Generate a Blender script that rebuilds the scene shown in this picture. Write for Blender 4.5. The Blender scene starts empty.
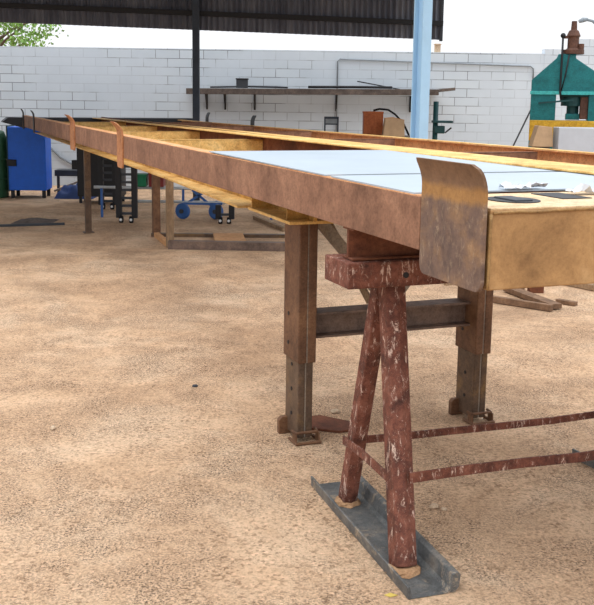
import bpy, bmesh, math, random
from mathutils import Vector, Matrix
random.seed(7)
scene = bpy.context.scene
COL = scene.collection
PI = math.pi

# ------------------------------------------------------------------ materials
def new_mat(name):
    m = bpy.data.materials.new(name); m.use_nodes = True
    nt = m.node_tree; nt.nodes.clear()
    out = nt.nodes.new('ShaderNodeOutputMaterial'); b = nt.nodes.new('ShaderNodeBsdfPrincipled')
    nt.links.new(b.outputs[0], out.inputs[0])
    return m, nt, b

def srgb(r, g, b):
    f = lambda c: (c/255/12.92) if c <= 10 else ((c/255+.055)/1.055)**2.4
    return (f(r), f(g), f(b), 1)

def noise(nt, vec, scale, detail=4, rough=.6, dist=0):
    n = nt.nodes.new('ShaderNodeTexNoise'); n.inputs['Scale'].default_value = scale
    n.inputs['Detail'].default_value = detail; n.inputs['Roughness'].default_value = rough
    n.inputs['Distortion'].default_value = dist
    nt.links.new(vec, n.inputs['Vector']); return n.outputs['Fac']

def ramp(nt, fac, stops):
    r = nt.nodes.new('ShaderNodeValToRGB'); e = r.color_ramp.elements
    while len(e) < len(stops): e.new(.5)
    for k, (p, c) in enumerate(stops): e[k].position = p; e[k].color = c
    nt.links.new(fac, r.inputs[0]); return r.outputs[0]

def mix(nt, fac, a, b, mode='MIX'):
    m = nt.nodes.new('ShaderNodeMix'); m.data_type = 'RGBA'; m.blend_type = mode
    if isinstance(fac, float): m.inputs[0].default_value = fac
    else: nt.links.new(fac, m.inputs[0])
    for s, v in ((6, a), (7, b)):
        if isinstance(v, tuple): m.inputs[s].default_value = v
        else: nt.links.new(v, m.inputs[s])
    return m.outputs[2]

def coords(nt, scale=(1, 1, 1)):
    t = nt.nodes.new('ShaderNodeTexCoord'); mp = nt.nodes.new('ShaderNodeMapping')
    mp.inputs['Scale'].default_value = scale
    nt.links.new(t.outputs['Object'], mp.inputs[0]); return mp.outputs[0]

def bump(nt, b, h, strength=.3, dist=.01):
    n = nt.nodes.new('ShaderNodeBump'); n.inputs['Strength'].default_value = strength
    n.inputs['Distance'].default_value = dist
    nt.links.new(h, n.inputs['Height']); nt.links.new(n.outputs[0], b.inputs['Normal'])

B0, W1 = (0, 0, 0, 1), (1, 1, 1, 1)

def rusty(name, c1, c2, c3, scale=5, rough=.75, metal=.0, fleck=None, fleck_amt=.62, stretch=(1, 1, 1), spec=.3, con=1., fiso=False):
    m, nt, b = new_mat(name)
    v = coords(nt, stretch)
    n1 = noise(nt, v, scale, 8, .7, .4); n2 = noise(nt, v, scale*5, 8, .78)
    c = ramp(nt, n1, [(.32, srgb(*c1)), (.52, srgb(*c2)), (.72, srgb(*c3))])
    c = mix(nt, ramp(nt, n2, [(.35, (.62, .6, .58, 1)), (.65, (1.1, 1.1, 1.1, 1))]), B0, c, 'MIX') if False else \
        mix(nt, .9*con, c, ramp(nt, n2, [(.3, (.55, .51, .48, 1)), (.5, (.95, .95, .95, 1)), (.7, (1.2, 1.19, 1.18, 1))]), 'MULTIPLY')
    n4 = noise(nt, v, max(70, scale*22), 6, .8)
    c = mix(nt, .8*con, c, ramp(nt, n4, [(.38, (.66, .62, .59, 1)), (.5, (.97, .97, .97, 1)), (.64, (1.16, 1.15, 1.14, 1))]), 'MULTIPLY')
    if fleck:
        v2 = coords(nt, (3, 3, 3) if fiso else (14, 14, 4.5)); n3 = noise(nt, v2, 3.4, 9, .82, .6)
        c = mix(nt, ramp(nt, n3, [(fleck_amt-.02, B0), (fleck_amt+.05, W1)]), c, srgb(*fleck))
    nt.links.new(c, b.inputs['Base Color'])
    b.inputs['Roughness'].default_value = rough; b.inputs['Metallic'].default_value = metal
    b.inputs['Specular IOR Level'].default_value = spec
    bump(nt, b, n2, .25, .004)
    return m

def plain(name, c, rough=.6, metal=0., var=.25, scale=8, spec=.4):
    m, nt, b = new_mat(name); v = coords(nt)
    n = noise(nt, v, scale, 5, .65)
    col = mix(nt, ramp(nt, n, [(.3, (1-var, 1-var, 1-var, 1)), (.65, W1)]), B0, srgb(*c), 'MIX') if False else \
        mix(nt, 1., srgb(*c), ramp(nt, n, [(.3, (1-var,)*3+(1,)), (.65, W1)]), 'MULTIPLY')
    nt.links.new(col, b.inputs['Base Color'])
    b.inputs['Roughness'].default_value = rough; b.inputs['Metallic'].default_value = metal
    b.inputs['Specular IOR Level'].default_value = spec
    return m

M = {}
M['rail'] = rusty('rail_rust', (112, 80, 62), (142, 104, 82), (166, 126, 100), 3.2, .7)
M['ochre'] = rusty('ochre_rust', (150, 104, 50), (205, 158, 84), (226, 190, 118), 4, .7)
M['flange'] = rusty('flange_mill_rust', (196, 146, 78), (226, 184, 112), (236, 206, 146), 5, .65)
M['tip'] = rusty('edge_rust', (190, 130, 84), (216, 160, 112), (226, 178, 130), 5, .7)
M['bolster'] = rusty('bolster_rust', (132, 98, 62), (172, 132, 86), (192, 156, 110), 4, .55, con=.5)
M['weld'] = rusty('weld_bead_rust', (120, 90, 56), (158, 124, 78), (186, 150, 100), 20, .6)
M['boltop'] = rusty('bolster_top_rust', (186, 156, 116), (216, 186, 146), (226, 204, 172), 6, .6)
M['guide'] = rusty('guide_plate_rust', (78, 62, 58), (108, 78, 58), (150, 106, 58), 6, .6, fleck=(172, 150, 122), fleck_amt=.66)
def guide_mat():
    m, nt, b = new_mat('guide_plate_rust')
    v = coords(nt); n1 = noise(nt, v, 7, 8, .7, .4); n2 = noise(nt, v, 40, 8, .8)
    low = ramp(nt, n1, [(.3, srgb(84, 70, 66)), (.5, srgb(112, 90, 78)), (.7, srgb(150, 116, 82))])
    topc = ramp(nt, n1, [(.3, srgb(100, 76, 58)), (.6, srgb(128, 98, 74))])
    band = ramp(nt, n1, [(.3, srgb(138, 98, 56)), (.6, srgb(166, 124, 74))])
    # the scorched band left along the bend, and pale scraped streaks below it
    sep = nt.nodes.new('ShaderNodeSeparateXYZ'); nt.links.new(v, sep.inputs[0])
    ad = nt.nodes.new('ShaderNodeMath'); ad.operation = 'MULTIPLY_ADD'; nt.links.new(n1, ad.inputs[0]); ad.inputs[1].default_value = .05
    nt.links.new(sep.outputs['Z'], ad.inputs[2])
    up_ = ramp(nt, ad.outputs[0], [(0, B0), (1, W1)])
    mr = nt.nodes.new('ShaderNodeMapRange'); mr.inputs['From Min'].default_value = 1.345; mr.inputs['From Max'].default_value = 1.365; nt.links.new(ad.outputs[0], mr.inputs['Value'])
    mr2 = nt.nodes.new('ShaderNodeMapRange'); mr2.inputs['From Min'].default_value = 1.385; mr2.inputs['From Max'].default_value = 1.405; nt.links.new(ad.outputs[0], mr2.inputs['Value'])
    st = ramp(nt, noise(nt, coords(nt, (1, 9, 4)), 5, 9, .8, .5), [(.54, B0), (.68, W1)])
    low = mix(nt, st, low, srgb(164, 142, 118))
    c = mix(nt, mr.outputs[0], low, band); c = mix(nt, mr2.outputs[0], c, topc)
    c = mix(nt, .9, c, ramp(nt, n2, [(.3, (.6, .56, .53, 1)), (.5, (.95, .95, .95, 1)), (.7, (1.15, 1.15, 1.15, 1))]), 'MULTIPLY')
    nt.links.new(c, b.inputs['Base Color']); b.inputs['Roughness'].default_value = .6; b.inputs['Specular IOR Level'].default_value = .3
    bump(nt, b, n2, .3, .004); return m
M['guide'] = guide_mat()
M['guidefar'] = rusty('small_guide_rust', (150, 100, 66), (180, 124, 84), (196, 140, 98), 7, .7)
M['brown'] = rusty('brown_rust', (82, 46, 32), (112, 66, 44), (134, 86, 58), 4, .75)
M['leg'] = rusty('landing_leg_rust', (84, 58, 42), (112, 80, 58), (140, 104, 74), 5, .6, fleck=(176, 160, 140), fleck_amt=.69)
M['legdark'] = rusty('dark_leg_steel', (74, 60, 52), (98, 78, 62), (140, 108, 66), 4, .5, fleck=(176, 166, 150), fleck_amt=.66)
M['crossbar'] = rusty('crossbar_steel', (84, 70, 62), (112, 94, 84), (136, 112, 96), 5, .6)
M['grey_steel'] = rusty('grey_brace_steel', (120, 112, 104), (148, 136, 122), (168, 150, 130), 5, .6)
M['trestle'] = rusty('trestle_red_oxide', (60, 34, 28), (112, 66, 52), (146, 96, 78), 12, .7, fleck=(204, 178, 162), fleck_amt=.575)
M['base'] = rusty('blue_grey_steel', (74, 76, 78), (100, 102, 102), (140, 132, 122), 7, .5, metal=.2, fleck=(160, 144, 124), fleck_amt=.57, fiso=True)
M['dust'] = rusty('caked_dust', (146, 112, 82), (174, 138, 104), (190, 156, 122), 20, .95)
M['sheet'] = plain('bare_steel_sheet', (170, 181, 190), .5, metal=.1, var=.12, scale=1.6)
M['foil'] = plain('crumpled_foil', (222, 226, 232), .4, .1)
M['dark'] = plain('black_paint', (26, 26, 30), .55)
M['darkgrey'] = plain('dark_grey_paint', (58, 62, 68), .6)
M['postgrey'] = plain('dark_post_paint', (56, 66, 80), .6)
M['bluecol'] = plain('pale_blue_paint', (166, 204, 232), .5, var=.12, scale=3)
M['blue'] = plain('blue_panel_paint', (24, 104, 224), .5, var=.15)
M['bluewheel'] = plain('blue_frame_paint', (52, 96, 160), .5)
M['bluetarp'] = plain('blue_tarp', (44, 66, 116), .7)
M['green'] = plain('green_paint', (52, 100, 70), .5)
M['greencrate'] = plain('green_crate_plastic', (30, 130, 90), .5)
M['redcrate'] = plain('dark_red_paint', (130, 44, 44), .5)
M['teal'] = rusty('teal_paint', (24, 104, 110), (28, 116, 120), (36, 126, 128), 3, .5)
M['teallight'] = rusty('light_teal_paint', (62, 172, 172), (74, 186, 184), (84, 194, 190), 3, .5)
M['tealdark'] = plain('dark_teal_paint', (24, 72, 74), .55)
M['yellow'] = rusty('yellow_paint', (196, 150, 40), (214, 168, 52), (222, 180, 70), 4, .5)
M['motor'] = rusty('motor_rust', (74, 52, 44), (98, 68, 56), (120, 86, 70), 9, .7)
M['wood'] = rusty('grey_wood', (120, 98, 76), (152, 126, 98), (174, 148, 118), 8, .8, stretch=(1, 1, .3))
M['plank'] = rusty('brown_plank', (96, 74, 58), (126, 98, 76), (150, 120, 94), 8, .85)
M['woodtan'] = rusty('tan_wood', (176, 130, 86), (198, 150, 104), (210, 166, 120), 6, .8)
M['darkwood'] = rusty('dark_timber', (70, 62, 58), (98, 88, 82), (124, 110, 100), 6, .85)
M['orangebox'] = rusty('rust_orange_paint', (146, 78, 44), (170, 96, 56), (182, 108, 66), 5, .7)
M['card'] = plain('cardboard', (196, 166, 132), .85)
M['white'] = plain('white_panel', (186, 192, 200), .5, var=.1)
M['pipe'] = plain('pale_pipe', (196, 202, 206), .35, .3)
M['rubber'] = plain('rubber', (20, 20, 22), .8)
M['hub'] = plain('white_hub', (220, 220, 220), .5)
M['conduit'] = plain('grey_conduit', (136, 144, 150), .5)
M['stone'] = rusty('pale_stone', (176, 150, 122), (206, 184, 158), (222, 206, 186), 12, .9)
M['leafyellow'] = plain('dry_leaf', (206, 180, 90), .8)
M['bark'] = plain('bark', (92, 76, 62), .9)

def ground_mat():
    m, nt, b = new_mat('dusty_sand'); v = coords(nt)
    big = noise(nt, v, .9, 8, .7, .4); mid = noise(nt, v, 7, 9, .78, .4); fine = noise(nt, v, 60, 8, .85); grit = noise(nt, v, 110, 5, .8)
    c = ramp(nt, big, [(.32, srgb(199, 165, 133)), (.5, srgb(215, 182, 150)), (.68, srgb(227, 200, 171))])
    c = mix(nt, .9, c, ramp(nt, mid, [(.3, (.80, .76, .72, 1)), (.45, (.96, .95, .94, 1)), (.68, (1.06, 1.06, 1.05, 1))]), 'MULTIPLY')
    c = mix(nt, .9, c, ramp(nt, fine, [(.36, (.42, .37, .33, 1)), (.48, (.95, .94, .93, 1)), (.66, (1.18, 1.17, 1.16, 1))]), 'MULTIPLY')
    patch = ramp(nt, noise(nt, v, 1.7, 9, .8, .5), [(.41, B0), (.58, W1)])
    gr = ramp(nt, grit, [(.49, B0), (.56, W1)])
    c = mix(nt, mix(nt, 1., patch, gr, 'MULTIPLY'), c, srgb(86, 72, 62))
    # loose gravel: single grains, some dark, some pale, thick in patches
    vo = nt.nodes.new('ShaderNodeTexVoronoi'); vo.inputs['Scale'].default_value = 85; vo.inputs['Randomness'].default_value = 1
    nt.links.new(v, vo.inputs['Vector'])
    sc_ = nt.nodes.new('ShaderNodeSeparateColor'); nt.links.new(vo.outputs['Color'], sc_.inputs[0])
    grain = ramp(nt, sc_.outputs[0], [(.0, (.42, .37, .34, 1)), (.16, (.62, .58, .54, 1)), (.24, W1), (.86, W1), (.96, (1.22, 1.22, 1.24, 1))])
    p2 = ramp(nt, noise(nt, v, 2.2, 9, .8, .5), [(.36, (.12, .12, .12, 1)), (.62, (.9, .9, .9, 1))])
    gm = nt.nodes.new('ShaderNodeMix'); gm.data_type = 'RGBA'; gm.blend_type = 'MULTIPLY'
    nt.links.new(p2, gm.inputs[0]); nt.links.new(c, gm.inputs[6]); nt.links.new(grain, gm.inputs[7]); c = gm.outputs[2]
    nt.links.new(c, b.inputs['Base Color']); b.inputs['Roughness'].default_value = .95
    b.inputs['Specular IOR Level'].default_value = .1
    bump(nt, b, mix(nt, .5, fine, mid), .8, .03)
    return m
M['ground'] = ground_mat()

def block_mat():
    m, nt, b = new_mat('whitewashed_blocks')
    t = nt.nodes.new('ShaderNodeTexCoord'); sep = nt.nodes.new('ShaderNodeSeparateXYZ'); cmb = nt.nodes.new('ShaderNodeCombineXYZ')
    nt.links.new(t.outputs['Object'], sep.inputs[0])
    nt.links.new(sep.outputs['X'], cmb.inputs[0]); nt.links.new(sep.outputs['Z'], cmb.inputs[1])
    br = nt.nodes.new('ShaderNodeTexBrick')
    br.inputs['Scale'].default_value = 1; br.inputs['Brick Width'].default_value = .42; br.inputs['Row Height'].default_value = .15
    br.inputs['Mortar Size'].default_value = .006; br.inputs['Mortar Smooth'].default_value = .2; br.inputs['Bias'].default_value = -.2
    br.inputs['Color1'].default_value = srgb(202, 211, 218); br.inputs['Color2'].default_value = srgb(192, 202, 210)
    br.inputs['Mortar'].default_value = srgb(120, 126, 132)
    nt.links.new(cmb.outputs[0], br.inputs['Vector'])
    v = coords(nt); n = noise(nt, v, 1.1, 6, .65)
    # limewash thick enough in places to hide the joints
    hide = ramp(nt, noise(nt, v, .8, 5, .65), [(.40, B0), (.52, W1)])
    c = mix(nt, hide, br.outputs['Color'], mix(nt, .8, br.outputs['Color'], srgb(200, 209, 217)))
    c = mix(nt, .5, c, ramp(nt, n, [(.3, (.84, .85, .86, 1)), (.6, W1)]), 'MULTIPLY')
    nt.links.new(c, b.inputs['Base Color']); b.inputs['Roughness'].default_value = .9
    bump(nt, b, br.outputs['Fac'], -.4, .008)
    return m
M['block'] = block_mat()

def clad_mat():
    m, nt, b = new_mat('dark_corrugated_sheet')
    v = coords(nt, (1, 1, .15)); n = noise(nt, v, 5, 5, .7)
    c = ramp(nt, n, [(.3, srgb(76, 80, 92)), (.5, srgb(98, 102, 114)), (.72, srgb(130, 132, 140))])
    nt.links.new(c, b.inputs['Base Color']); b.inputs['Roughness'].default_value = .7
    return m
M['clad'] = clad_mat()

def leaf_mat():
    m, nt, b = new_mat('tree_leaves'); v = coords(nt)
    c = ramp(nt, noise(nt, v, 6, 3), [(.35, srgb(74, 112, 44)), (.6, srgb(128, 168, 74))])
    nt.links.new(c, b.inputs['Base Color']); b.inputs['Roughness'].default_value = .6
    b.inputs['Subsurface Weight'].default_value = 0
    return m
M['leaf'] = leaf_mat()

# ------------------------------------------------------------------ mesh helpers
def box(bm, x0, x1, y0, y1, z0, z1, mat=None):
    vs = [bm.verts.new((x, y, z)) for x in (x0, x1) for y in (y0, y1) for z in (z0, z1)]
    if mat is not None:
        for v in vs: v.co = mat @ v.co
    for f in ((0, 1, 3, 2), (4, 6, 7, 5), (0, 4, 5, 1), (2, 3, 7, 6), (0, 2, 6, 4), (1, 5, 7, 3)):
        bm.faces.new([vs[i] for i in f])

def prism(bm, pts, h, mat):
    """closed 2-D outline pts in the local XY plane extruded by h along local Z, placed by mat"""
    a = [bm.verts.new(mat @ Vector((x, y, 0))) for x, y in pts]
    b = [bm.verts.new(mat @ Vector((x, y, h))) for x, y in pts]
    n = len(pts)
    bm.faces.new(list(reversed(a))); bm.faces.new(b)
    for i in range(n): bm.faces.new((a[i], a[(i+1) % n], b[(i+1) % n], b[i]))

def frame(p, q, up=(0, 0, 1)):
    """matrix with local Z from p towards q"""
    p, q = Vector(p), Vector(q); z = (q-p).normalized(); u = Vector(up)
    if abs(z.dot(u)) > .98: u = Vector((0, 1, 0))
    x = u.cross(z).normalized(); y = z.cross(x)
    m = Matrix((x, y, z)).transposed().to_4x4(); m.translation = p
    return m, (q-p).length

def bar(bm, p, q, w, t, up=(0, 0, 1)):
    m, L = frame(p, q, up)
    prism(bm, [(-w/2, -t/2), (w/2, -t/2), (w/2, t/2), (-w/2, t/2)], L, m)

def angle_bar(bm, p, q, w, t, up, flip=1):
    m, L = frame(p, q, up)
    pts = [(-w/2, -w/2), (w/2, -w/2), (w/2, -w/2+t), (-w/2+t, -w/2+t), (-w/2+t, w/2), (-w/2, w/2)]
    pts = [(x*flip, y) for x, y in pts]
    if flip < 0: pts.reverse()
    prism(bm, pts, L, m)

def tube(bm, pts, r, n=10, cap=True):
    rings = []
    for i, p in enumerate(pts):
        a = Vector(pts[max(0, i-1)]); b = Vector(pts[min(len(pts)-1, i+1)])
        m, _ = frame(a, b); m.translation = Vector(p)
        rr = r[i] if isinstance(r, (list, tuple)) else r
        rings.append([bm.verts.new(m @ Vector((rr*math.cos(2*PI*k/n), rr*math.sin(2*PI*k/n), 0))) for k in range(n)])
    for A, B in zip(rings, rings[1:]):
        for k in range(n): bm.faces.new((A[k], A[(k+1) % n], B[(k+1) % n], B[k]))
    if cap: bm.faces.new(list(reversed(rings[0]))); bm.faces.new(rings[-1])

def wheel(bm, c, axis, r, w, n=20):
    c = Vector(c); a = Vector(axis).normalized()
    tube(bm, [c-a*w/2, c-a*w*.3, c+a*w*.3, c+a*w/2], [r*.86, r, r, r*.86], n)

def obj(name, bm, mat, parent=None, bevel=0, smooth=False):
    bmesh.ops.recalc_face_normals(bm, faces=bm.faces)
    me = bpy.data.meshes.new(name); bm.to_mesh(me); bm.free()
    o = bpy.data.objects.new(name, me); COL.objects.link(o)
    for mm in (mat if isinstance(mat, list) else [mat]): me.materials.append(mm)
    if parent: o.parent = parent
    if smooth:
        for p in me.polygons: p.use_smooth = True
    if bevel:
        md = o.modifiers.new('bevel', 'BEVEL'); md.width = bevel; md.segments = 2; md.limit_method = 'ANGLE'
    return o

def NB(): return bmesh.new()

def one(fn, *a, **k):
    bm = NB(); fn(bm, *a, **k); return bm

def tag(o, label, cat, group=None):
    o['label'] = label; o['category'] = cat
    if group: o['group'] = group
    return o

def thing(name, label, cat, loc=(0, 0, 0), rz=0, group=None):
    o = bpy.data.objects.new(name, None); COL.objects.link(o)
    o.location = loc; o.rotation_euler = (0, 0, rz); o.empty_display_size = .2
    return tag(o, label, cat, group)

def struct(name, bm, mat, **k):
    o = obj(name, bm, mat, **k); o['kind'] = 'structure'; return o

def dup(root, loc, rz, label, group=None):
    r = root.copy(); COL.objects.link(r); r.location = loc; r.rotation_euler = (0, 0, rz); r['label'] = label
    if group: r['group'] = group
    for ch in list(root.children):
        c = ch.copy(); COL.objects.link(c); c.parent = r
        for g in list(ch.children):
            d = g.copy(); COL.objects.link(d); d.parent = c
    return r

# ------------------------------------------------------------------ camera
cam = bpy.data.cameras.new('camera'); co = bpy.data.objects.new('camera', cam); COL.objects.link(co)
co.location = (0, 0, 1.6)
cam.sensor_fit = 'VERTICAL'; cam.sensor_height = 36; cam.sensor_width = 36
cam.lens = 965/605*36; cam.shift_y = -.0711; cam.clip_end = 200
pitch, roll = math.radians(9.5), math.radians(.8)
fw = Vector((0, math.cos(pitch), -math.sin(pitch))); up0 = Vector((0, math.sin(pitch), math.cos(pitch))); rt0 = Vector((1, 0, 0))
rt = rt0*math.cos(roll)+up0*math.sin(roll); up = up0*math.cos(roll)-rt0*math.sin(roll)
co.rotation_euler = Matrix((rt, up, -fw)).transposed().to_euler()
scene.camera = co

# ------------------------------------------------------------------ light
w = bpy.data.worlds.new('overcast_sky'); scene.world = w; w.use_nodes = True
wt = w.node_tree; bg = wt.nodes['Background']; bg.inputs[1].default_value = 1.0
tc = wt.nodes.new('ShaderNodeTexCoord'); sp = wt.nodes.new('ShaderNodeSeparateXYZ'); rp = wt.nodes.new('ShaderNodeValToRGB')
wt.links.new(tc.outputs['Generated'], sp.inputs[0]); wt.links.new(sp.outputs['Z'], rp.inputs[0])
rp.color_ramp.elements[0].position = .0; rp.color_ramp.elements[0].color = (.98, 1.0, 1.03, 1)   # overcast: bright white, brighter overhead
rp.color_ramp.elements[1].position = 1.0; rp.color_ramp.elements[1].color = (2.15, 2.25, 2.4, 1)
wt.links.new(rp.outputs[0], bg.inputs[0])
sl = bpy.data.lights.new('hazy_sun', 'SUN'); sl.energy = 1.35; sl.angle = math.radians(40); sl.color = (1, .96, .9)
so = bpy.data.objects.new('hazy_sun', sl); COL.objects.link(so)
so.rotation_euler = Vector((-.3, -.25, 1)).to_track_quat('Z', 'Y').to_euler()
scene.view_settings.view_transform = 'Standard'; scene.view_settings.look = 'None'
scene.view_settings.exposure = 0; scene.view_settings.gamma = 1

# ------------------------------------------------------------------ setting
struct('floor', one(box, -30, 30, -10, 60, -.2, 0), M['ground'])
bm = NB(); box(bm, -14, 4.27, 17.2, 17.4, 0, 2.42)
wl = struct('wall_back', bm, M['block'])
bm = NB(); box(bm, 4.27, 4.81, 17.19, 17.41, 0, 2.5); box(bm, 4.81, 9.0, 17.19, 17.41, 0, 2.68)
struct('wall_right', bm, M['block'])

# corrugated cladding hung under the eaves of the shed, with two girts
bm = NB()
x0, x1, yb = -9.0, 2.12, 14.8; n = 620; zt = 3.3
prev = None
for i in range(n+1):
    x = x0+(x1-x0)*i/n; y = yb+.02*math.sin(2*PI*x/.085)
    zb = 2.485+.0255*(2.2-x)
    cur = [bm.verts.new((x, y, zb)), bm.verts.new((x, y, zt)), bm.verts.new((x, y+.006, zb)), bm.verts.new((x, y+.006, zt))]
    if prev:
        bm.faces.new((prev[0], cur[0], cur[1], prev[1])); bm.faces.new((prev[2], prev[3], cur[3], cur[2]))
        bm.faces.new((prev[0], prev[2], cur[2], cur[0])); bm.faces.new((prev[1], cur[1], cur[3], prev[3]))
    prev = cur
struct('wall_upper', bm, M['clad'])
bm = NB(); bar(bm, (-9, 14.73, 3.02), (2.12, 14.73, 2.72), .09, .07)
struct('trim_1', bm, M['dark'])
bm = NB(); box(bm, 2.09, 2.13, 14.77, 14.86, 2.47, 3.3)
struct('trim_2', bm, M['darkgrey'])
bm = NB(); box(bm, -9.3, 2.2, 9.1, 14.9, 3.3, 3.36)
struct('ceiling', bm, M['clad'])
struct('unseen_shade_wall', one(box, -9.2, -9.0, 9.5, 14.9, 0, 3.3), M['block'])  # unseen side wall, added to block side light and deepen shade under the roof

# steel columns of the shed
t = thing('steel_column', 'pale blue steel column in front of the wall, right of the timber shelf', 'column', (1.15, 9.3, 0), math.radians(-50))
bm = NB(); box(bm, -.06, .06, -.06, -.05, 0, 3.3); box(bm, -.06, .06, .05, .06, 0, 3.3); box(bm, -.004, .004, -.05, .05, 0, 3.3)
bmesh.ops.rotate(bm, verts=bm.verts, cent=(0, 0, 0), matrix=Matrix.Rotation(PI/2, 3, 'Z'))
obj('shaft', bm, M['bluecol'], t)
obj('foot_plate', one(box, -.16, .16, -.16, .16, 0, .015), M['bluecol'], t)
t = thing('steel_post', 'slim dark steel post at the left end of the timber shelf', 'post', (-1.54, 14.62, 0))
bm = NB(); box(bm, -.05, .05, -.05, .05, 0, 3.3); obj('shaft', bm, M['postgrey'], t, .004)
obj('foot_plate', one(box, -.1, .1, -.1, .1, 0, .012), M['postgrey'], t)

# tree behind the wall
t = thing('leafy_tree', 'green leafy tree rising behind the white wall at far left', 'tree', (-7.3, 23, 0))
bm = NB(); tube(bm, [(0, 0, 0), (.1, 0, 1.2), (0, .1, 2.2), (.1, 0, 3.2)], [.16, .13, .1, .04], 10)
for k in range(9):
    a = k*2.4; tube(bm, [(0, 0, 1.7+.12*k), (.6*math.cos(a), .6*math.sin(a), 2.3+.1*k), (1.2*math.cos(a), 1.2*math.sin(a), 2.6+.1*k)], [.05, .03, .01], 6)
obj('trunk', bm, M['bark'], t, smooth=True)
bm = NB()
for cl in range(60):
    a = random.uniform(0, 2*PI); rr = 1.55*math.sqrt(random.random()); cz = 2.95+random.uniform(-.75, .75)*math.sqrt(max(.05, 1-(rr/1.7)**2))
    c = Vector((rr*math.cos(a), rr*math.sin(a), cz))
    for k in range(42):
        p = c+Vector([random.gauss(0, .13) for _ in range(3)])
        R = Matrix.Rotation(random.uniform(0, 6.28), 4, 'Z') @ Matrix.Rotation(random.uniform(-1.2, 1.2), 4, 'X') @ Matrix.Rotation(random.uniform(0, 6), 4, 'Y')
        s = random.uniform(.04, .075)
        vs = [bm.verts.new(p + R @ Vector(q)*s) for q in ((0, -1, 0), (.5, -.1, .12), (0, 1, 0), (-.5, -.1, .12))]
        bm.faces.new((vs[0], vs[1], vs[2])); bm.faces.new((vs[0], vs[2], vs[3]))
obj('foliage', bm, M['leaf'], t)

# ------------------------------------------------------------------ the chassis (local X across, local Y along, away from the camera)
AZ = math.radians(21.195)
CH = thing('trailer_chassis', 'long rusty steel trailer chassis resting on the red-brown trestle and its own landing legs', 'trailer chassis', (.491, 2.492, 0), AZ)
ZT, ZB = 1.319, 1.161        # side rail top, bottom
LEN = 12.4
def zdrop(y): return -.0016*y
def skew(bm, k=.0016):
    for v in bm.verts: v.co.z -= k*v.co.y
# side rails: channels with the web outside, lips inside
def side_rail(sgn, x):
    bm = NB()
    pts = [(0, ZB), (.07, ZB), (.07, ZB+.009), (.008, ZB+.009), (.008, ZT-.009), (.07, ZT-.009), (.07, ZT), (0, ZT)]
    pts = [(x+sgn*a, b) for a, b in pts]
    m = Matrix(((1, 0, 0, 0), (0, 0, 1, .36), (0, 1, 0, 0), (0, 0, 0, 1)))
    prism(bm, pts, LEN-.36, m)
    return bm
bm = side_rail(1, 0); skew(bm); r1 = obj('side_rail', bm, M['rail'], CH, .002)
bm = NB(); box(bm, .001, .07, .37, LEN, ZT-.001, ZT+.003); skew(bm); obj('top_lip', bm, M['tip'], r1)
RX = 2.36
bm = side_rail(-1, RX); skew(bm, .006); r2 = obj('side_rail', bm, M['tip'], CH, .002)
bm = NB(); box(bm, RX-.07, RX-.001, .37, LEN, ZT-.001, ZT+.003); skew(bm, .006); obj('top_lip', bm, M['flange'], r2)
# main beams: lower flange + web under the deck
def main_beam(x, zl, ztop, fw_, fl):
    bm = NB(); box(bm, x-.006, x+.006, .38, LEN, zl, ztop); skew(bm, .004 if fl else .0016)
    o = obj('main_beam', bm, M['brown'], CH)
    bm = NB(); box(bm, x-fw_, x+fw_, .9, LEN, zl-.012, zl); skew(bm, .004 if fl else .0016)
    obj('bottom_flange', bm, M['ochre'], o, .002)
    if fl:
        bm = NB(); box(bm, x-.14, x+.14, .0, LEN+.3, ztop, ztop+.009); skew(bm, .006)
        obj('top_flange', bm, M['flange'], o, .002)
    return o
bm = NB(); box(bm, .264, .276, 1.83, LEN, 1.057, 1.285); skew(bm)
mb = obj('main_beam', bm, M['ochre'], CH)
bm = NB(); prism(bm, [(.115, 2.50), (.39, 2.50), (.39, LEN), (.17, LEN), (.17, 4.3)], .012, Matrix.Translation((0, 0, 1.045)))
obj('bottom_flange', bm, M['flange'], mb, .002)
bm = NB(); prism(bm, [(.145, 1.83), (.36, 1.83), (.385, 2.45), (.155, 2.45)], .014, Matrix.Translation((0, 0, 1.043)))
obj('mounting_plate', bm, M['flange'], mb, .002)
for y in (1.9, 2.4): obj('stiffener', one(box, .16, .264, y, y+.01, 1.057, 1.158), M['ochre'], mb)
main_beam(1.14, 1.10, 1.335, .08, True)
# crossmembers
for k, y in enumerate((1.11, 3.05, 5.05, 6.9, 8.7, 10.5)):
    bm = NB()
    top = 1.292
    for (a, b) in ((.075, .26), (.28, 1.13)):
        box(bm, a, b, y, y+.008, 1.19, top); box(bm, a, b, y, y+.06, top-.008, top)
    skew(bm, .003)
    cm = obj('crossmember', bm, M['flange'] if y > 4 else M['brown'], CH)
    bm = NB(); box(bm, 1.15, RX-.075, y, y+.008, 1.19, top); box(bm, 1.15, RX-.075, y, y+.06, top-.008, top); skew(bm, .003)
    obj('right_length', bm, M['rail'], cm)
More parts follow.
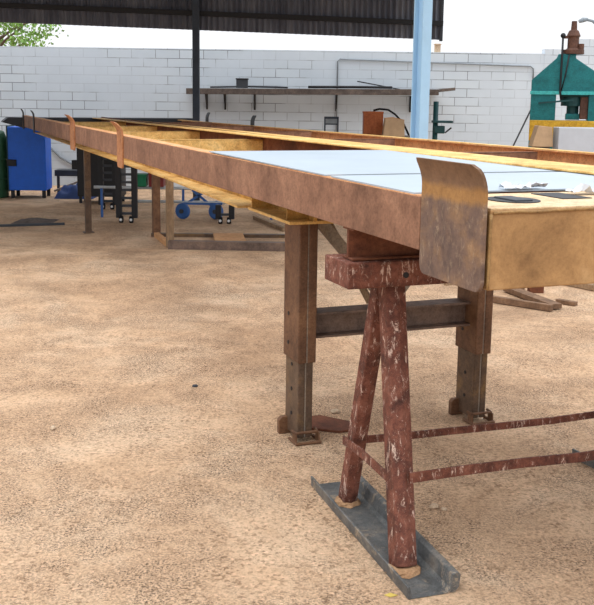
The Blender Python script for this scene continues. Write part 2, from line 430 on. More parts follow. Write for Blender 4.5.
# rear bolster
bm = NB()
box(bm, .012, RX-.012, 0, .36, 1.105, 1.319)
bl = obj('end_bolster', bm, M['bolster'], CH, .004)
bm = NB(); box(bm, .014, RX-.014, .003, .357, 1.317, 1.323); obj('top_plate', bm, M['boltop'], bl, .002)
bm = NB()
o_pts = [(.072*math.cos(a), .085*math.sin(a)) for a in [2*PI*k/24 for k in range(24)]]
prism(bm, o_pts, .004, Matrix.Translation((.195, .175, 1.3215))); obj('twistlock_slot', bm, M['dark'], bl)
bm = NB(); box(bm, .165, .225, .12, .23, 1.323, 1.330); obj('lock_tongue', bm, M['darkgrey'], bl, .003)
bm = NB(); box(bm, .355, .455, .16, .32, 1.3215, 1.3255); obj('square_slot', bm, M['dark'], bl)
bm = NB()   # weld bead along the top front edge and beside the guide plate
tube(bm, [(.02+.04*i, -.002, 1.313+.003*random.uniform(-1, 1)) for i in range(58)], .0045, 6)
tube(bm, [(.012, -.002, 1.108+.02*i) for i in range(11)], .005, 6)
obj('weld_bead', bm, M['weld'], bl, smooth=True)
# container guide plates, flared outward at the top
def guide(y0, y1, zb, zv, ztop, flare, mat, thick=.012, rad=.03, sgn=1, x=0, top_r=.06):
    # profile in X-Z, then a rounded outline in Y
    prof = [(0, zb), (0, zb+.003), (0, zb+.008), (0, zb+.016), (0, zb+.03), (0, (zb+zv)/2), (0, zv-.02)]
    N = 7
    for i in range(N+1):
        a = i/N; prof.append((-flare*a**2.0, zv+(ztop-zv)*a))
    bm = NB(); rows = []
    for (px, pz) in prof:
        ins0 = ins1 = 0
        dzb = pz-zb
        if dzb < rad: ins0 = ins1 = (rad-math.sqrt(max(0, rad**2-(rad-dzb)**2)))
        dzt = ztop-pz
        if dzt < top_r: ins0 = (top_r-math.sqrt(max(0, top_r**2-(top_r-dzt)**2))); ins1 = ins0*.4
        rows.append([bm.verts.new((x+sgn*(px-.0), y0+ins0, pz)), bm.verts.new((x+sgn*px, y1-ins1, pz)),
                     bm.verts.new((x+sgn*(px-thick), y0+ins0, pz)), bm.verts.new((x+sgn*(px-thick), y1-ins1, pz))])
    for A, B in zip(rows, rows[1:]):
        bm.faces.new((A[0], A[1], B[1], B[0])); bm.faces.new((A[2], B[2], B[3], A[3]))
        bm.faces.new((A[0], B[0], B[2], A[2])); bm.faces.new((A[1], A[3], B[3], B[1]))
    for R in (rows[0], rows[-1]): bm.faces.new((R[0], R[1], R[3], R[2]))
    return bm
o = obj('guide_plate', guide(-.004, .335, 1.098, 1.358, 1.437, .028, None, top_r=.028), M['guide'], CH, .002)
o['label'] = 'large dark guide plate on the near corner, flared at the top'
for (y0, y1) in ((4.86, 5.06), (7.22, 7.5)):
    obj('guide_plate', guide(y0, y1, 1.075, 1.33, 1.412, .055, None, top_r=.04), M['guidefar'], CH, .002)
for (y0, y1) in ((10.75, 10.86), (12.1, 12.22)):
    obj('guide_plate', guide(y0, y1, 1.11, 1.33, 1.395, .03, None, top_r=.02), M['dark'], CH)
for (y0, y1) in ((8.95, 9.07), (10.95, 11.07)):
    obj('guide_plate', guide(y0, y1, 1.1, 1.30, 1.385, .03, None, sgn=-1, x=RX, top_r=.02), M['darkgrey'], CH)
# front bolster
bm = NB(); prism(bm, [(-.28, 1.20), (.0, 1.12), (RX, 1.12), (RX+.28, 1.20), (RX+.2, 1.27), (-.2, 1.27)], .3, Matrix.Translation((0, LEN+.28, 0)) @ Matrix.Rotation(PI/2, 4, 'X')); obj('front_bolster', bm, M['darkgrey'], CH, .01)
# packer beam between rail and trestle
bm = NB(); box(bm, .005, 1.3, .88, .895, 1.048, 1.16); box(bm, .005, 1.3, .84, .93, 1.048, 1.056); box(bm, .005, 1.3, .84, .93, 1.152, 1.16)
obj('support_beam', bm, M['brown'], CH, .002)

# landing gear
def landing_leg(x, y, zj, mats):
    bm = NB()
    for (a, b) in ((x, x+.043), (x+.047, x+.09)):
        box(bm, a, b, y, y+.2, zj, 1.043)
    L = obj('landing_leg', bm, mats[0], CH, .006)
    bm = NB()
    for (a, b) in ((x+.008, x+.042), (x+.048, x+.082)):
        box(bm, a, b, y+.015, y+.185, .02, .42)
    obj('inner_tube', bm, mats[1], L, .005)
    for zz in (.36, .24, .12):
        obj('pin_hole', one(tube, [(x+.009, y+.10, zz), (x+.005, y+.10, zz)], .009, 10), M['dark'], L)
    for zz in (.46, .6): obj('pin_hole', one(tube, [(x+.001, y+.13, zz), (x-.003, y+.13, zz)], .009, 10), M['dark'], L)
    bm = NB()
    tube(bm, [(x-.012, y+.03, .055), (x-.008, y-.012, .055), (x+.098, y-.012, .055), (x+.102, y+.03, .055)], .007, 8)
    tube(bm, [(x-.015, y+.06, .008), (x-.014, y-.03, .008), (x+.105, y-.03, .008), (x+.106, y+.06, .008)], .008, 8)
    box(bm, x-.016, x-.009, y-.022, y+.02, 0, .05); box(bm, x+.10, x+.107, y-.022, y+.02, 0, .05)
    obj('foot_loop', bm, M['leg'], L, smooth=False)
    bm = NB()
    prism(bm, [(0, 0), (.07, 0), (.07, .07), (.055, .085), (.015, .085), (0, .07)], .03, Matrix.Translation((x-.035, y+.18, 0)) @ Matrix.Rotation(PI/2, 4, 'X') @ Matrix.Rotation(0, 4, 'Z'))
    obj('pad_lug', bm, M['leg'], L, .003)
    bm = NB(); box(bm, x+.04, x+.05, y+.004, y+.19, zj+.002, 1.04); box(bm, x+.042, x+.048, y+.018, y+.18, .022, zj+.01)
    obj('weld_seam', bm, M['grey_steel'], L)
    return L
landing_leg(.215, 1.88, .385, (M['leg'], M['legdark']))
landing_leg(1.15, 1.86, .355, (M['leg'], M['legdark']))
bm = NB()
box(bm, .306, 1.15, 1.92, 2.03, .60, .612); box(bm, .306, 1.15, 1.92, 2.03, .49, .501); box(bm, .306, 1.15, 1.97, 1.978, .501, .60)
obj('crossbar', bm, M['crossbar'], CH, .002)
bm = NB(); angle_bar(bm, (.33, 2.0, 1.06), (.70, 2.0, .64), .06, .008, (0, 1, 0)); obj('brace', bm, M['grey_steel'], CH)
bm = NB(); angle_bar(bm, (1.10, 2.0, 1.06), (.74, 2.0, .64), .06, .008, (0, 1, 0)); obj('brace', bm, M['grey_steel'], CH)
bm = NB(); bar(bm, (.43, 2.1, 1.045), (.63, 2.0, .63), .05, .03); obj('drag_brace', bm, M['wood'], CH)

# loose sheets on the deck (own things)
def on_chassis(x, y, z):
    c, s = math.cos(AZ), math.sin(AZ); return Vector((.491+c*x-s*y, 2.492+s*x+c*y, z))
def sheet(y0, y1, z, label, x1=1.125):
    o = obj('steel_sheet', one(box, .004, x1, y0, y1, 0, .005), M['sheet'])
    o.location = (.491, 2.492, z); o.rotation_euler = (0, 0, AZ)
    return tag(o, label, 'metal sheet', 'pale steel sheets lying on the chassis')
sheet(1.092, 2.63, 1.3215, 'large pale grey steel sheet on the chassis deck, farther one beyond the thin seam')
sheet(.41, 1.045, 1.3215, 'pale grey steel sheet on the chassis deck, nearer one next to the end bolster')
def scrap(bm, w_, d_, h_):
    n, m_ = 12, 6; g = []
    for i in range(n+1):
        g.append([bm.verts.new(((i/n-.5)*w_+random.gauss(0, .004), (j/m_-.5)*d_+random.gauss(0, .004), .003+abs(random.gauss(0, h_)))) for j in range(m_+1)])
    for i in range(n):
        for j in range(m_): bm.faces.new((g[i][j], g[i+1][j], g[i+1][j+1], g[i][j+1]))
for (x, y, w_, lab) in ((.40, .43, .14, 'crumpled white plastic scrap on the sheet edge, left of the dark square slot'),
                        (.56, .27, .2, 'crumpled white plastic scrap at the sheet edge, right of the dark square slot')):
    bm = NB(); scrap(bm, w_, .055, .010); o = obj('plastic_scrap', bm, M['foil']); o.location = on_chassis(x, y, 1.326)
    o.rotation_euler = (0, 0, AZ); tag(o, lab, 'scrap'); md = o.modifiers.new('thickness', 'SOLIDIFY'); md.thickness = .0015

# ------------------------------------------------------------------ trestle (frame at the chassis' old corner, same heading)
TR = thing('steel_trestle', 'red-brown painted steel trestle with flaking paint under the near end of the chassis', 'trestle', (.511, 2.596, 0), AZ)
bm = NB(); box(bm, -.08, 1.7, .72, .93, .955, 1.046); tb = obj('top_beam', bm, M['trestle'], TR, .004)
for p in ((.14, .995), (.30, 1.0)): obj('bolt_hole', one(tube, [(p[0], .722, p[1]), (p[0], .717, p[1])], .011, 10), M['dark'], tb)
def tleg(p, q, wa, wb):
    """tapered-looking angle-iron leg closed at the back, foot p, head q"""
    m, L = frame(p, q, (0, 1, 0)); bm = NB()
    prism(bm, [(-wa/2, -wb/2), (0, -wb/2-.012), (wa/2, -wb/2), (wa/2, wb/2), (-wa/2, wb/2)], L, m)
    return obj('leg', bm, M['trestle'], TR, .004)
for x in (0, 1.47):
    s = 1 if x == 0 else -1
    tleg((x+s*.06, .52, .02), (x+s*.125, .80, .96), .078, .065)
    tleg((x+s*.105, 1.09, .02), (x+s*.115, .85, .96), .06, .055)
    for (fx, fy, r_) in ((x+s*.058, .515, .062), (x+s*.105, 1.09, .055)):
        bm = NB(); N = 14
        ring = lambda rr, z, jit: [bm.verts.new((fx+rr*(1+random.uniform(-jit, jit))*math.cos(2*PI*k/N), fy+rr*(1+random.uniform(-jit, jit))*math.sin(2*PI*k/N), z)) for k in range(N)]
        A = ring(r_, .007, .15); B = ring(r_*.9, .017, .12); C2 = ring(r_*.6, .026, .1)
        for P_, Q_ in ((A, B), (B, C2)):
            for k in range(N): bm.faces.new((P_[k], P_[(k+1) % N], Q_[(k+1) % N], Q_[k]))
        bm.faces.new(C2); bm.faces.new(list(reversed(A)))
        o = obj('foot', bm, M['dust'], TR); o['label'] = 'dusty foot of the trestle leg'
# channel bases lying flat with lips up
def base_channel(x, y0, y1, tilt):
    bm = NB(); W_ = .205
    pts = [(-.10, .0), (.07, 0), (.084, .02), (.088, .062), (.074, .074), (.058, .066), (.05, .02), (.04, .006), (-.086, .006), (-.094, .045), (-.104, .045)]
    m, L = frame((x, y0, 0), (x+tilt, y1, 0))
    # local X across (to the left when looking along +Y), so mirror
    prism(bm, [(-a, b) for a, b in pts], L, m)
    return obj('base_channel', bm, M['base'], TR, .003)
base_channel(.085, .33, 1.30, .05)
base_channel(1.42, .40, 1.22, -.04)
# flat stretchers
def strip(pts, h, t_):
    bm = NB()
    n = len(pts); rows = []
    for i, p in enumerate(pts):
        p = Vector(p); d = (Vector(pts[min(i+1, n-1)])-Vector(pts[max(i-1, 0)])).normalized(); s = Vector((-d.y, d.x, 0)).normalized()*t_/2
        rows.append([bm.verts.new(p+s+Vector((0, 0, h/2))), bm.verts.new(p-s+Vector((0, 0, h/2))), bm.verts.new(p-s-Vector((0, 0, h/2))), bm.verts.new(p+s-Vector((0, 0, h/2)))])
    for A, B in zip(rows, rows[1:]):
        for k in range(4): bm.faces.new((A[k], A[(k+1) % 4], B[(k+1) % 4], B[k]))
    bm.faces.new(rows[0]); bm.faces.new(list(reversed(rows[-1])))
    return bm
obj('stretcher', strip([(.09, .545, .322), (.3, .555, .318), (.55, .56, .312), (.8, .55, .306), (1.38, .55, .315)], .036, .008), M['trestle'], TR)
obj('stretcher', strip([(.12, 1.055, .278), (.3, 1.06, .268), (.55, 1.075, .258), (.8, 1.075, .252), (1.05, 1.06, .254), (1.36, 1.05, .262)], .03, .008), M['trestle'], TR)
obj('end_tie', strip([(.055, 1.03, .295), (.05, .85, .305), (.045, .62, .30)], .034, .007), M['trestle'], TR)
obj('end_tie', strip([(1.415, 1.03, .295), (1.42, .85, .305), (1.425, .62, .30)], .034, .007), M['trestle'], TR)

# rusty plate by the left landing foot
bm = NB(); prism(bm, [(0, 0), (.16, -.03), (.30, .05), (.27, .09), (.05, .20), (-.03, .16)], .012, Matrix.Identity(4))
o = obj('steel_plate', bm, M['brown'], None, .002); o.location = (.06, 4.52, 0.0); o.rotation_euler = (0, 0, -.1)
tag(o, 'flat rusty steel offcut on the sand beside the left landing leg foot', 'steel plate')

# ------------------------------------------------------------------ stones and litter near the camera
def stone(x, y, s, label, mat='stone', flat=.5):
    bm = NB(); bmesh.ops.create_icosphere(bm, subdivisions=2, radius=1)
    for v in bm.verts:
        v.co *= 1+random.uniform(-.22, .22); v.co = Vector((v.co.x*s, v.co.y*s*.7, (v.co.z*flat+flat*.75)*s))
        v.co.z = max(v.co.z, 0)
    o = obj('stone', bm, M[mat]); o.location = (x, y, 0); o.rotation_euler = (0, 0, random.uniform(0, 3)); return tag(o, label, 'stone')
stone(.555, 3.62, .022, 'pale flat stone on the sand right of the front trestle leg')
stone(.595, 3.60, .013, 'small pale pebble next to the flat stone right of the front trestle leg')
stone(.205, 4.78, .026, 'white chip of stone behind the rusty offcut by the left landing foot')
stone(-1.17, 4.47, .02, 'small white pebble alone on the sand at far left')
stone(-.56, 5.2, .016, 'small dark pebble on open sand left of the landing legs', 'darkgrey')
bm = NB(); prism(bm, [(0, 0), (.02, -.012), (.045, 0), (.02, .014)], .002, Matrix.Identity(4))
o = obj('dry_leaf', bm, M['leafyellow']); o.location = (.30, 2.93, .001); tag(o, 'small yellow dry leaf on the sand before the channel base of the trestle', 'leaf')

# ------------------------------------------------------------------ under and behind the chassis
t = thing('support_stand', 'rusty two-post stand with a flat ground frame under the middle of the chassis', 'stand', (-1.36, 10.2, 0), AZ)
bm = NB(); box(bm, -.035, .035, -.04, .04, .0, 1.04); o = obj('post', bm, M['wood'], t, .004); o['label'] = 'grey weathered front post'
bm = NB(); box(bm, .02, .10, .86, .96, 0, 1.04); o = obj('post', bm, M['leg'], t, .004); o['label'] = 'red-brown rear post'
bm = NB(); m, L = frame((-.03, -.05, .05), (1.35, -.62, .05)); prism(bm, [(-.05, -.05), (.05, -.05), (.05, .04), (-.05, .04)], L, m); obj('ground_bar', bm, M['crossbar'], t, .003)
bm = NB(); m, L = frame((-.0, .9, .02), (1.7, .3, .02)); prism(bm, [(-.04, -.02), (.04, -.02), (.04, .02), (-.04, .02)], L, m); obj('ground_bar', bm, M['legdark'], t, .003)
bm = NB(); m, L = frame((.0, .0, .03), (.05, .86, .03)); prism(bm, [(-.03, -.03), (.03, -.03), (.03, .02), (-.03, .02)], L, m); obj('ground_bar', bm, M['woodtan'], t, .003)
bm = NB(); m, L = frame((.62, -.2, .05), (.80, .5, .05)); prism(bm, [(-.17, -.012), (.17, -.012), (.17, .012), (-.17, .012)], L, m); obj('plank', bm, M['woodtan'], t, .003)

t = thing('prop_post', 'slim rusty prop post under the far part of the chassis, left of the black racks', 'post', (-2.46, 11.26, 0), AZ)
bm = NB(); box(bm, -.035, .035, -.035, .035, 0, 1.02); obj('shaft', bm, M['legdark'], t, .004)
obj('foot_plate', one(box, -.06, .06, -.06, .06, 0, .01), M['legdark'], t)

def rack(x, y, wid, h, label, group='black wheeled racks under the chassis'):
    t = thing('wheeled_rack', label, 'rack', (x, y, 0), 0, group)
    for s in (-1, 1):
        bm = NB(); box(bm, s*wid/2-.035, s*wid/2+.035, -.04, .04, .06, h); obj('upright', bm, M['dark'], t, .003)
        bm = NB(); wheel(bm, (s*wid*.32, -.05, .045), (1, .0, 0), .045, .05); wh = obj('wheel', bm, M['rubber'], t)
        bm = NB(); wheel(bm, (s*wid*.32, -.09, .045), (0, 1, 0), .018, .02, 12); obj('hub', bm, M['hub'], wh)
    bm = NB()
    for k in range(int((h-.1)/.1)): box(bm, -wid/2+.025, wid/2-.025, -.02, .02, .1+k*.1, .13+k*.1)
    obj('rung', bm, M['darkgrey'], t)
    return t
rack(-2.18, 12.25, .2, 1.0, 'black ladder-like rack on two wheels, nearest of the racks under the chassis')
rack(-2.70, 13.7, .2, 1.0, 'black ladder-like rack on two wheels, set back behind the nearest rack and left of it')
rack(-.93, 12.28, .17, .24, 'low black rack on two wheels at the right end of the blue trolley')
# dark cabinet behind the racks
t = thing('black_cabinet', 'black steel cabinet behind the racks under the chassis', 'cabinet', (-3.06, 14.4, 0))
bm = NB(); box(bm, -.24, .42, 0, .4, .1, 1.0); obj('body', bm, M['dark'], t, .01)
for sx in (-.2, .38):
    for sy in (.04, .36): obj('leg', one(box, sx-.02, sx+.02, sy-.02, sy+.02, 0, .1), M['dark'], t)
obj('bracket', one(box, -.32, -.24, .02, .1, .5, .64), M['dark'], t)

# blue trolley with pipe rails
t = thing('hand_trolley', 'blue wheeled trolley with pale pipe rails under the chassis', 'trolley', (-1.3, 12.75, 0))
for (z, a, b) in ((.40, -1.4, .2), (.22, -.9, 1.1)):
    bm = NB(); tube(bm, [(a, 0, z), (b, 0, z)], .02, 10); obj('rail', bm, M['pipe'], t, smooth=True)
for (x, z) in ((-.22, .105), (.22, .105)):
    bm = NB(); wheel(bm, (x, -.06, z), (.45, 1, 0), .105, .05, 24); o = obj('wheel', bm, M['bluewheel'], t)
    bm = NB(); wheel(bm, (x-.015, -.095, z), (.45, 1, 0), .03, .03, 12); obj('hub', bm, M['darkgrey'], o)
for (p, q, a, b) in (((-.3, 0, .12), (.1, 0, .38), .035, .03), ((.22, 0, .12), (-.1, 0, .38), .035, .03), ((-.22, 0, .2), (.3, 0, .2), .04, .03),
                     ((-.22, 0, .1), (-.22, 0, .4), .03, .03), ((.22, 0, .1), (.22, 0, .24), .03, .03), ((-1.3, 0, 0), (-1.3, 0, .4), .03, .03), ((.95, 0, 0), (.95, 0, .22), .03, .03)):
    obj('frame_bar', one(bar, p, q, a, b), M['bluewheel'], t)
t = thing('crate', 'small green crate on the trolley rails, between the black rack and the posts', 'crate', (-2.08, 12.78, .42))
bm = NB(); box(bm, -.08, .08, -.1, .1, 0, .16); obj('body', bm, M['greencrate'], t, .008)
obj('rim', one(box, -.09, .09, -.11, .11, .14, .165), M['greencrate'], t, .004)
t = thing('crate', 'dark red box on the trolley rails behind the red-brown post', 'box', (-1.87, 12.78, .42))
bm = NB(); box(bm, -.1, .1, -.1, .1, 0, .2); obj('body', bm, M['redcrate'], t, .008)
obj('lid', one(box, -.105, .105, -.105, .105, .2, .22), M['redcrate'], t, .004)

def tagbar(name, p, q, wv, tv, mat, label, cat):
    bm = NB(); c = (Vector(p)+Vector(q))/2
    bar(bm, Vector(p)-c, Vector(q)-c, wv, tv); o = obj(name, bm, M[mat], None, .002); o.location = c; return tag(o, label, cat)
tagbar('wooden_stick', (-.57, 12.75, .025), (-.16, 11.6, .025), .05, .05, 'wood', 'grey stick lying on the ground behind the left landing leg', 'stick')
tagbar('steel_rod', (-3.75, 11.62, .015), (-2.9, 11.92, .015), .03, .03, 'darkgrey', 'thin dark rod lying on the ground below the blue cabinet', 'rod')
# dirt pile
bm = NB(); n = 14
g = [[bm.verts.new(((i/n-.5)*.5, (j/n-.5)*.5, max(0, .04*math.cos((i/n-.5)*PI)*math.cos((j/n-.5)*PI)+random.uniform(-.008, .008)*(0 < i < n)*(0 < j < n)))) for j in range(n+1)] for i in range(n+1)]
for i in range(n):
    for j in range(n): bm.faces.new((g[i][j], g[i+1][j], g[i+1][j+1], g[i][j+1]))
o = obj('soil_heap', bm, M['darkwood'], smooth=True); o.location = (-3.34, 12.2, 0.001); tag(o, 'low dark heap of soil on the ground behind the thin rod', 'heap')

# planks on the ground at right, behind the near end of the chassis
tagbar('timber_plank', (1.50, 7.66, .03), (1.97, 7.28, .03), .045, .05, 'plank', 'long narrow brown plank on the ground right of the right landing leg', 'plank')
tagbar('timber_plank', (1.80, 8.05, .03), (2.02, 7.34, .03), .10, .04, 'plank', 'short brown plank on the ground meeting the tip of the long narrow plank', 'plank')
tagbar('timber_plank', (2.25, 8.6, .03), (2.9, 7.7, .03), .10, .05, 'wood', 'grey plank on the ground at the right edge below the bolster', 'plank')
tagbar('timber_plank', (2.1, 7.62, .02), (2.22, 7.5, .02), .05, .03, 'plank', 'small dark offcut on the ground right of the short brown plank', 'offcut')
o = obj('rusty_block', one(box, -.06, .06, -.05, .05, 0, .12), M['brown'], None, .006); o.location = (2.03, 8.05, 0); tag(o, 'red-brown steel block on the ground behind the short brown plank', 'block')
o = obj('rusty_block', one(box, -.05, .05, -.05, .05, 0, .07), M['darkwood'], None, .006); o.location = (1.58, 8.05, 0); tag(o, 'small dark block on the ground just right of the right landing leg', 'block')
tagbar('timber_plank', (1.62, 8.45, .02), (1.95, 8.15, .02), .05, .04, 'plank', 'narrow brown strip on the ground behind the long narrow plank, near the right landing leg', 'strip')
tagbar('timber_plank', (2.45, 9.3, .02), (2.2, 8.62, .02), .07, .04, 'darkwood', 'dark weathered plank lying behind the red-brown block on the ground', 'plank')
tagbar('steel_pipe', (1.3, 8.3, .02), (2.2, 8.9, .02), .04, .04, 'wood', 'thin pale bar on the ground behind the planks', 'bar')

# left background
t = thing('blue_cabinet', 'bright blue metal cabinet against the wall under the far end of the chassis', 'cabinet', (-4.21, 15.0, 0), math.radians(3))
bm = NB(); box(bm, -.29, .29, 0, .45, .12, 1.10); obj('body', bm, M['blue'], t, .012)
for sx in (-.24, .24):
    for sy in (.05, .4): obj('leg', one(box, sx-.025, sx+.025, sy-.025, sy+.025, 0, .12), M['dark'], t)
bm = NB(); box(bm, -.30, -.16, -.04, .0, .50, .60); obj('bracket', bm, M['dark'], t, .005)
bm = NB(); box(bm, -.30, -.285, -.012, .46, .1, 1.12); obj('edge_trim', bm, M['tealdark'], t)
t = thing('green_drum', 'dark green steel drum at the left edge beside the blue cabinet', 'drum', (-4.92, 15.1, 0))
bm = NB(); tube(bm, [(0, 0, 0), (0, 0, .03), (0, 0, .9), (0, 0, 1.02), (0, 0, 1.06)], [.36, .37, .37, .33, .22], 28); obj('body', bm, M['green'], t, smooth=True)
bm = NB()
for z in (.3, .6): tube(bm, [(0, 0, z-.015), (0, 0, z), (0, 0, z+.015)], [.372, .385, .372], 28)
obj('hoop', bm, M['green'], t)
t = thing('steel_bench', 'low dark steel bench against the wall right of the blue cabinet', 'bench', (-3.55, 16.0, 0))
obj('top', one(box, -.45, .6, -.15, .15, .28, .38), M['darkgrey'], t, .004)
for sx in (-.4, -.02, .22, .55):
    obj('leg', one(box, sx-.02, sx+.02, -.13, -.09, 0, .28), M['darkgrey'], t)
tagbar('timber_plank', (-3.95, 15.62, .06), (-3.25, 15.72, .34), .12, .03, 'grey_steel', 'grey plank leaning on the low bench beside the blue cabinet', 'plank')
def heap(name, x, y, sx, sy, h, mat, label, cat):
    bm = NB(); n = 18; g = []
    for i in range(n+1):
        row = []
        for j in range(n+1):
            a, b = i/n*2-1, j/n*2-1; e = max(0, 1-a*a)*max(0, 1-b*b)
            row.append(bm.verts.new((a*sx, b*sy, h*(e**.6)*(1+.35*math.sin(7*a+3*b)*math.cos(5*b)))))
        g.append(row)
    for i in range(n):
        for j in range(n): bm.faces.new((g[i][j], g[i+1][j], g[i+1][j+1], g[i][j+1]))
    o = obj(name, bm, M[mat], smooth=True); o.location = (x, y, .002); return tag(o, label, cat)
heap('tarpaulin', -3.5, 15.2, .3, .25, .2, 'bluetarp', 'crumpled dark blue tarpaulin on the ground right of the blue cabinet', 'tarpaulin')
bm = NB(); tube(bm, [(-4.5, 17.17, .80), (-4.4, 17.17, .68), (-4.22, 17.17, .50), (-4.0, 17.17, .38), (-3.7, 17.17, .28), (-3.5, 17.17, .12), (-3.45, 17.17, .012)], .018, 8)
tag(obj('hose', bm, M['conduit'], smooth=True), 'grey hose slanting down the wall between the blue cabinet and the chassis', 'hose')

# ------------------------------------------------------------------ wall shelf and what lies on it
SH = thing('wall_shelf', 'long dark timber shelf fixed to the white wall', 'shelf', (.35, 17.0, 0))
bm = NB(); m, L = frame((-2.3, 0, 1.69), (2.05, 0, 1.73)); prism(bm, [(-.15, -.05), (.15, -.05), (.15, .05), (-.15, .05)], L, m); obj('board', bm, M['darkwood'], SH, .006)
bm = NB(); bar(bm, (1.9, -.1, 1.74), (2.33, -.12, 1.79), .1, .05); obj('board_tip', bm, M['darkwood'], SH, .004)
for x in (-1.97, -1.65, -1.13, .3, 1.6):
    bm = NB(); box(bm, x-.015, x+.015, .17, .2, 1.38, 1.66); bar(bm, (x, .18, 1.42), (x, -.1, 1.655), .03, .02, (1, 0, 0)); obj('bracket', bm, M['dark'], SH)
def rods(pts, r, mat, label, name='steel_rod', cat='rod'):
    bm = NB(); c = Vector(pts[0]); tube(bm, [Vector(p)-c for p in pts], r, 8); o = obj(name, bm, M[mat], smooth=True); o.location = c; return tag(o, label, cat)
rods([(-1.55, 17.03, 1.765), (-.9, 17.05, 1.785), (-.2, 17.03, 1.775)], .014, 'dark', 'thin dark rod lying on the left half of the wall shelf')
rods([(.15, 16.9, 1.79), (.9, 16.9, 1.80), (1.6, 16.9, 1.80)], .022, 'dark', 'thick dark bar lying on the middle of the wall shelf')
rods([(1.0, 17.02, 1.90), (1.35, 17.02, 1.84), (1.75, 17.02, 1.77)], .01, 'dark', 'thin dark rod tilted up on the wall shelf left of the blue column')
t = thing('metal_box', 'small dark box standing on the left part of the wall shelf', 'box', (-.99, 16.95, 1.757))
bm = NB(); box(bm, -.1, .1, -.06, .06, 0, .15); obj('body', bm, M['darkgrey'], t, .006)
obj('lid', one(box, -.11, .11, -.07, .07, .145, .165), M['dark'], t, .003)
# conduit
bm = NB(); tube(bm, [(.66, 17.17, .9), (.66, 17.17, 2.24), (.70, 17.17, 2.28), (4.03, 17.17, 2.20), (4.08, 17.17, 2.16), (4.08, 17.17, 1.98)], .013, 8)
tag(obj('conduit_pipe', bm, M['conduit'], smooth=True), 'thin grey conduit running up and along the white wall', 'pipe')
t = thing('wall_bracket', 'small pale stub on top of the wall right beside the blue column', 'bracket', (2.41, 17.3, 2.42))
obj('stub', one(box, -.05, .05, -.05, .05, 0, .13), M['stone'], t, .006)
obj('cap', one(box, -.06, .06, -.06, .06, .13, .15), M['stone'], t, .003)

# ------------------------------------------------------------------ things standing behind the chassis (tops show over the deck)
t = thing('work_table', 'low plain table behind the chassis carrying boxes', 'table', (1.1, 13.2, 0))
obj('top', one(box, -.45, .5, -.3, .3, 1.06, 1.11), M['darkwood'], t, .004)
for sx in (-.4, .45):
    for sy in (-.25, .25): obj('leg', one(box, sx-.03, sx+.03, sy-.03, sy+.03, 0, 1.06), M['darkwood'], t)
t = thing('rusty_case', 'orange-brown metal case behind the chassis, left of the blue column', 'case', (1.0, 13.2, 1.11))
bm = NB(); box(bm, -.13, .13, -.12, .12, 0, .32); obj('body', bm, M['orangebox'], t, .006)
obj('lid', one(box, -.135, .135, -.125, .125, .30, .325), M['orangebox'], t, .004)
t = thing('cardboard_box', 'tan cardboard box behind the chassis, between the orange case and the blue column', 'box', (1.25, 12.95, 1.11))
bm = NB(); prism(bm, [(-.14, 0), (.15, 0), (.14, .22), (.0, .25), (-.11, .24)], .2, Matrix.Translation((0, .1, 0)) @ Matrix.Rotation(PI/2, 4, 'X')); obj('body', bm, M['card'], t, .004)
bm = NB(); prism(bm, [(-.12, .245), (.0, .256), (.145, .225), (.14, .218), (0, .248), (-.115, .238)], .21, Matrix.Translation((0, .105, 0)) @ Matrix.Rotation(PI/2, 4, 'X')); obj('flap', bm, M['woodtan'], t)
rods([(1.0, 13.15, 1.447), (1.08, 13.15, 1.47), (1.2, 13.15, 1.46), (1.3, 13.2, 1.40), (1.42, 13.24, 1.28), (1.5, 13.25, 1.12)], .014, 'rubber', 'black cable draped over the orange case and down its right side', 'cable', 'cable')
t = thing('tool_rack', 'small dark open tool rack behind the chassis under the conduit', 'rack', (.5, 15.0, 0))
for sx in (-.1, .1): obj('upright', one(box, sx-.012, sx+.012, -.02, .02, 0, 1.32), M['postgrey'], t)
obj('top_bar', one(box, -.11, .11, -.02, .02, 1.29, 1.325), M['postgrey'], t)
obj('cross_bar', one(box, -.1, .1, -.015, .015, 1.2, 1.22), M['postgrey'], t)
obj('panel', one(box, -.085, .085, -.01, .01, 1.22, 1.29), M['conduit'], t)
# bench drill
t = thing('bench_drill', 'dark green bench drill right of the blue column', 'drill', (1.88, 13.0, 0))
bm = NB(); tube(bm, [(-.06, 0, 0), (-.06, 0, 1.58)], .035, 14); obj('column', bm, M['tealdark'], t, smooth=True)
bm = NB(); box(bm, -.1, .16, -.1, .1, 1.3, 1.33); obj('table', bm, M['tealdark'], t, .003)
bm = NB(); box(bm, -.08, .06, -.07, .07, 1.16, 1.26); obj('head', bm, M['tealdark'], t, .01)
bm = NB(); tube(bm, [(.06, -.08, 1.17), (.14, -.1, 1.24)], .01, 8); obj('handle', bm, M['dark'], t)
obj('base', one(box, -.2, .2, -.18, .18, 0, .05), M['tealdark'], t, .006)

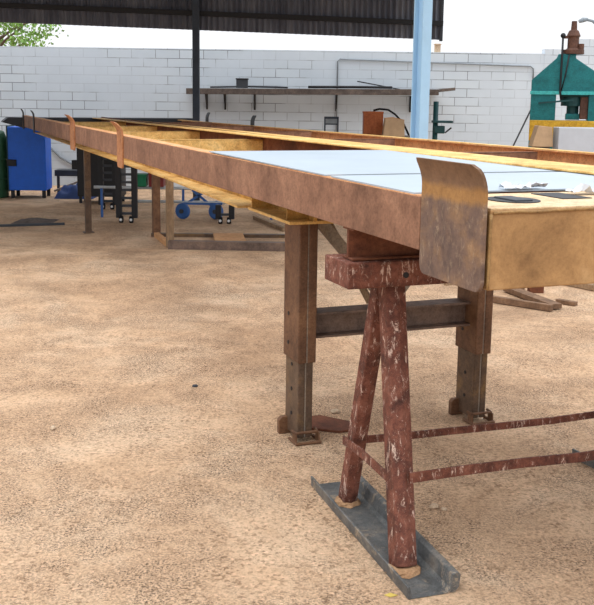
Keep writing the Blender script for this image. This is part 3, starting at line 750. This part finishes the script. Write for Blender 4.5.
# hydraulic press
PR = thing('hydraulic_press', 'teal hydraulic press with a gabled head and rusty pump at right behind the chassis', 'press', (3.12, 11.5, 0), math.radians(-14))
bm = NB()
front = [(-.39, 1.70), (.36, 1.70), (.36, 1.93), (.10, 2.10), (.10, 2.15), (-.10, 2.15), (-.12, 2.10), (-.39, 1.85)]
prism(bm, front, .45, Matrix.Translation((0, .45, 0)) @ Matrix.Rotation(PI/2, 4, 'X')); obj('head', bm, M['teal'], PR, .01)
bm = NB(); box(bm, -.40, .37, -.02, .0, 1.68, 1.72); obj('head_flange', bm, M['teallight'], PR, .003)
bm = NB(); box(bm, -.39, -.10, 0, .12, 0, 1.70); o = obj('side_post', bm, M['teal'], PR, .006)
bm = NB(); box(bm, .27, .36, 0, .45, 0, 1.70); o = obj('side_post', bm, M['teal'], PR, .006)
bm = NB(); box(bm, -.39, .36, -.04, .42, 1.14, 1.38); obj('bed', bm, M['yellow'], PR, .006)
bm = NB(); tube(bm, [(.1, .2, 1.70), (.1, .2, 1.55)], .14, 20); tube(bm, [(.1, .2, 1.55), (.1, .2, 1.46)], .07, 16); obj('ram', bm, M['tealdark'], PR)
bm = NB(); box(bm, -.06, .27, .03, .36, 1.66, 1.69); obj('guide_disc', bm, M['tealdark'], PR, .01)
bm = NB(); box(bm, .02, .18, .1, .3, 1.39, 1.46); obj('platen', bm, M['teal'], PR, .006)
bm = NB(); box(bm, .18, .27, .04, .3, 1.40, 1.66); obj('valve_block', bm, M['motor'], PR, .01)
bm = NB(); tube(bm, [(.06, .1, 2.15), (.06, .1, 2.2)], .13, 18); tube(bm, [(.06, .1, 2.2), (.06, .1, 2.22), (.06, .1, 2.34), (.06, .1, 2.36), (.06, .1, 2.42), (.06, .1, 2.43), (.06, .1, 2.53)], [.09, .065, .065, .08, .055, .036, .03], 14)
box(bm, -.07, .03, .06, .1, 2.33, 2.36); tube(bm, [(.15, .08, 2.18), (.15, .08, 2.27)], .035, 12)
obj('pump', bm, M['motor'], PR, .003)
bm = NB(); tube(bm, [(-.06, .02, 2.38), (-.06, -.035, 2.1), (-.06, -.035, 1.72), (-.04, -.03, 1.6)], .012, 8); tube(bm, [(.02, -.03, 2.14), (-.01, -.035, 1.9), (-.05, -.035, 1.72)], .009, 8)
tube(bm, [(-.06, .04, 2.36), (-.06, -.0, 2.36)], .03, 10)
obj('hydraulic_hose', bm, M['dark'], PR, smooth=True)
bm = NB(); bar(bm, (-.3, -.03, 1.58), (.1, -.05, 1.62), .03, .02); obj('lever', bm, M['tealdark'], PR)
t = thing('machine_cabinet', 'light teal machine cabinet at the right edge beside the press', 'cabinet', (4.06, 11.1, 0))
bm = NB(); box(bm, -.42, .4, 0, .6, 0, 1.95); obj('body', bm, M['teallight'], t, .01)
bm = NB(); box(bm, -.3, .35, -.015, 0, .2, 1.8); obj('door', bm, M['teallight'], t, .004)
# white panel and tan block in front of the press
t = thing('white_trough', 'white sheet-metal trough lying before the yellow bed of the press', 'trough', (3.12, 10.45, 0))
bm = NB(); box(bm, -.36, .6, -.12, .12, 1.06, 1.33); obj('body', bm, M['white'], t, .008)
for sx in (-.3, .5): obj('leg', one(box, sx-.03, sx+.03, -.05, .05, 0, 1.06), M['darkgrey'], t)
t = thing('wooden_block', 'tan block on a stand before the press, left of the white trough', 'block', (2.62, 10.5, 0))
bm = NB(); prism(bm, [(-.12, 1.12), (.11, 1.12), (.09, 1.33), (-.06, 1.345)], .18, Matrix.Translation((0, .09, 0)) @ Matrix.Rotation(PI/2, 4, 'X')); obj('block', bm, M['card'], t, .006)
obj('stand', one(box, -.08, .08, -.07, .07, 0, 1.12), M['darkwood'], t, .004)
rods([(3.25, 16.4, 0), (4.2, 17.15, 1.75)], .014, 'dark', 'thin dark pipe leaning against the white wall left of the press', 'steel_pipe', 'pipe')
# lamp arm at the top right corner
t = thing('street_lamp', 'dark lamp arm reaching in at the top right corner above the wall', 'lamp', (5.4, 17.9, 0))
bm = NB(); tube(bm, [(0, 0, 0), (0, 0, 2.95)], .04, 12); obj('pole', bm, M['conduit'], t, smooth=True)
bm = NB(); tube(bm, [(0, 0, 2.93), (-.12, 0, 3.04), (-.25, 0, 3.07)], .025, 10); obj('arm', bm, M['conduit'], t, smooth=True)
bm = NB(); tube(bm, [(-.22, 0, 3.07), (-.3, 0, 3.06), (-.37, 0, 3.03)], [.03, .045, .03], 12); obj('lamp_head', bm, M['conduit'], t, smooth=True)
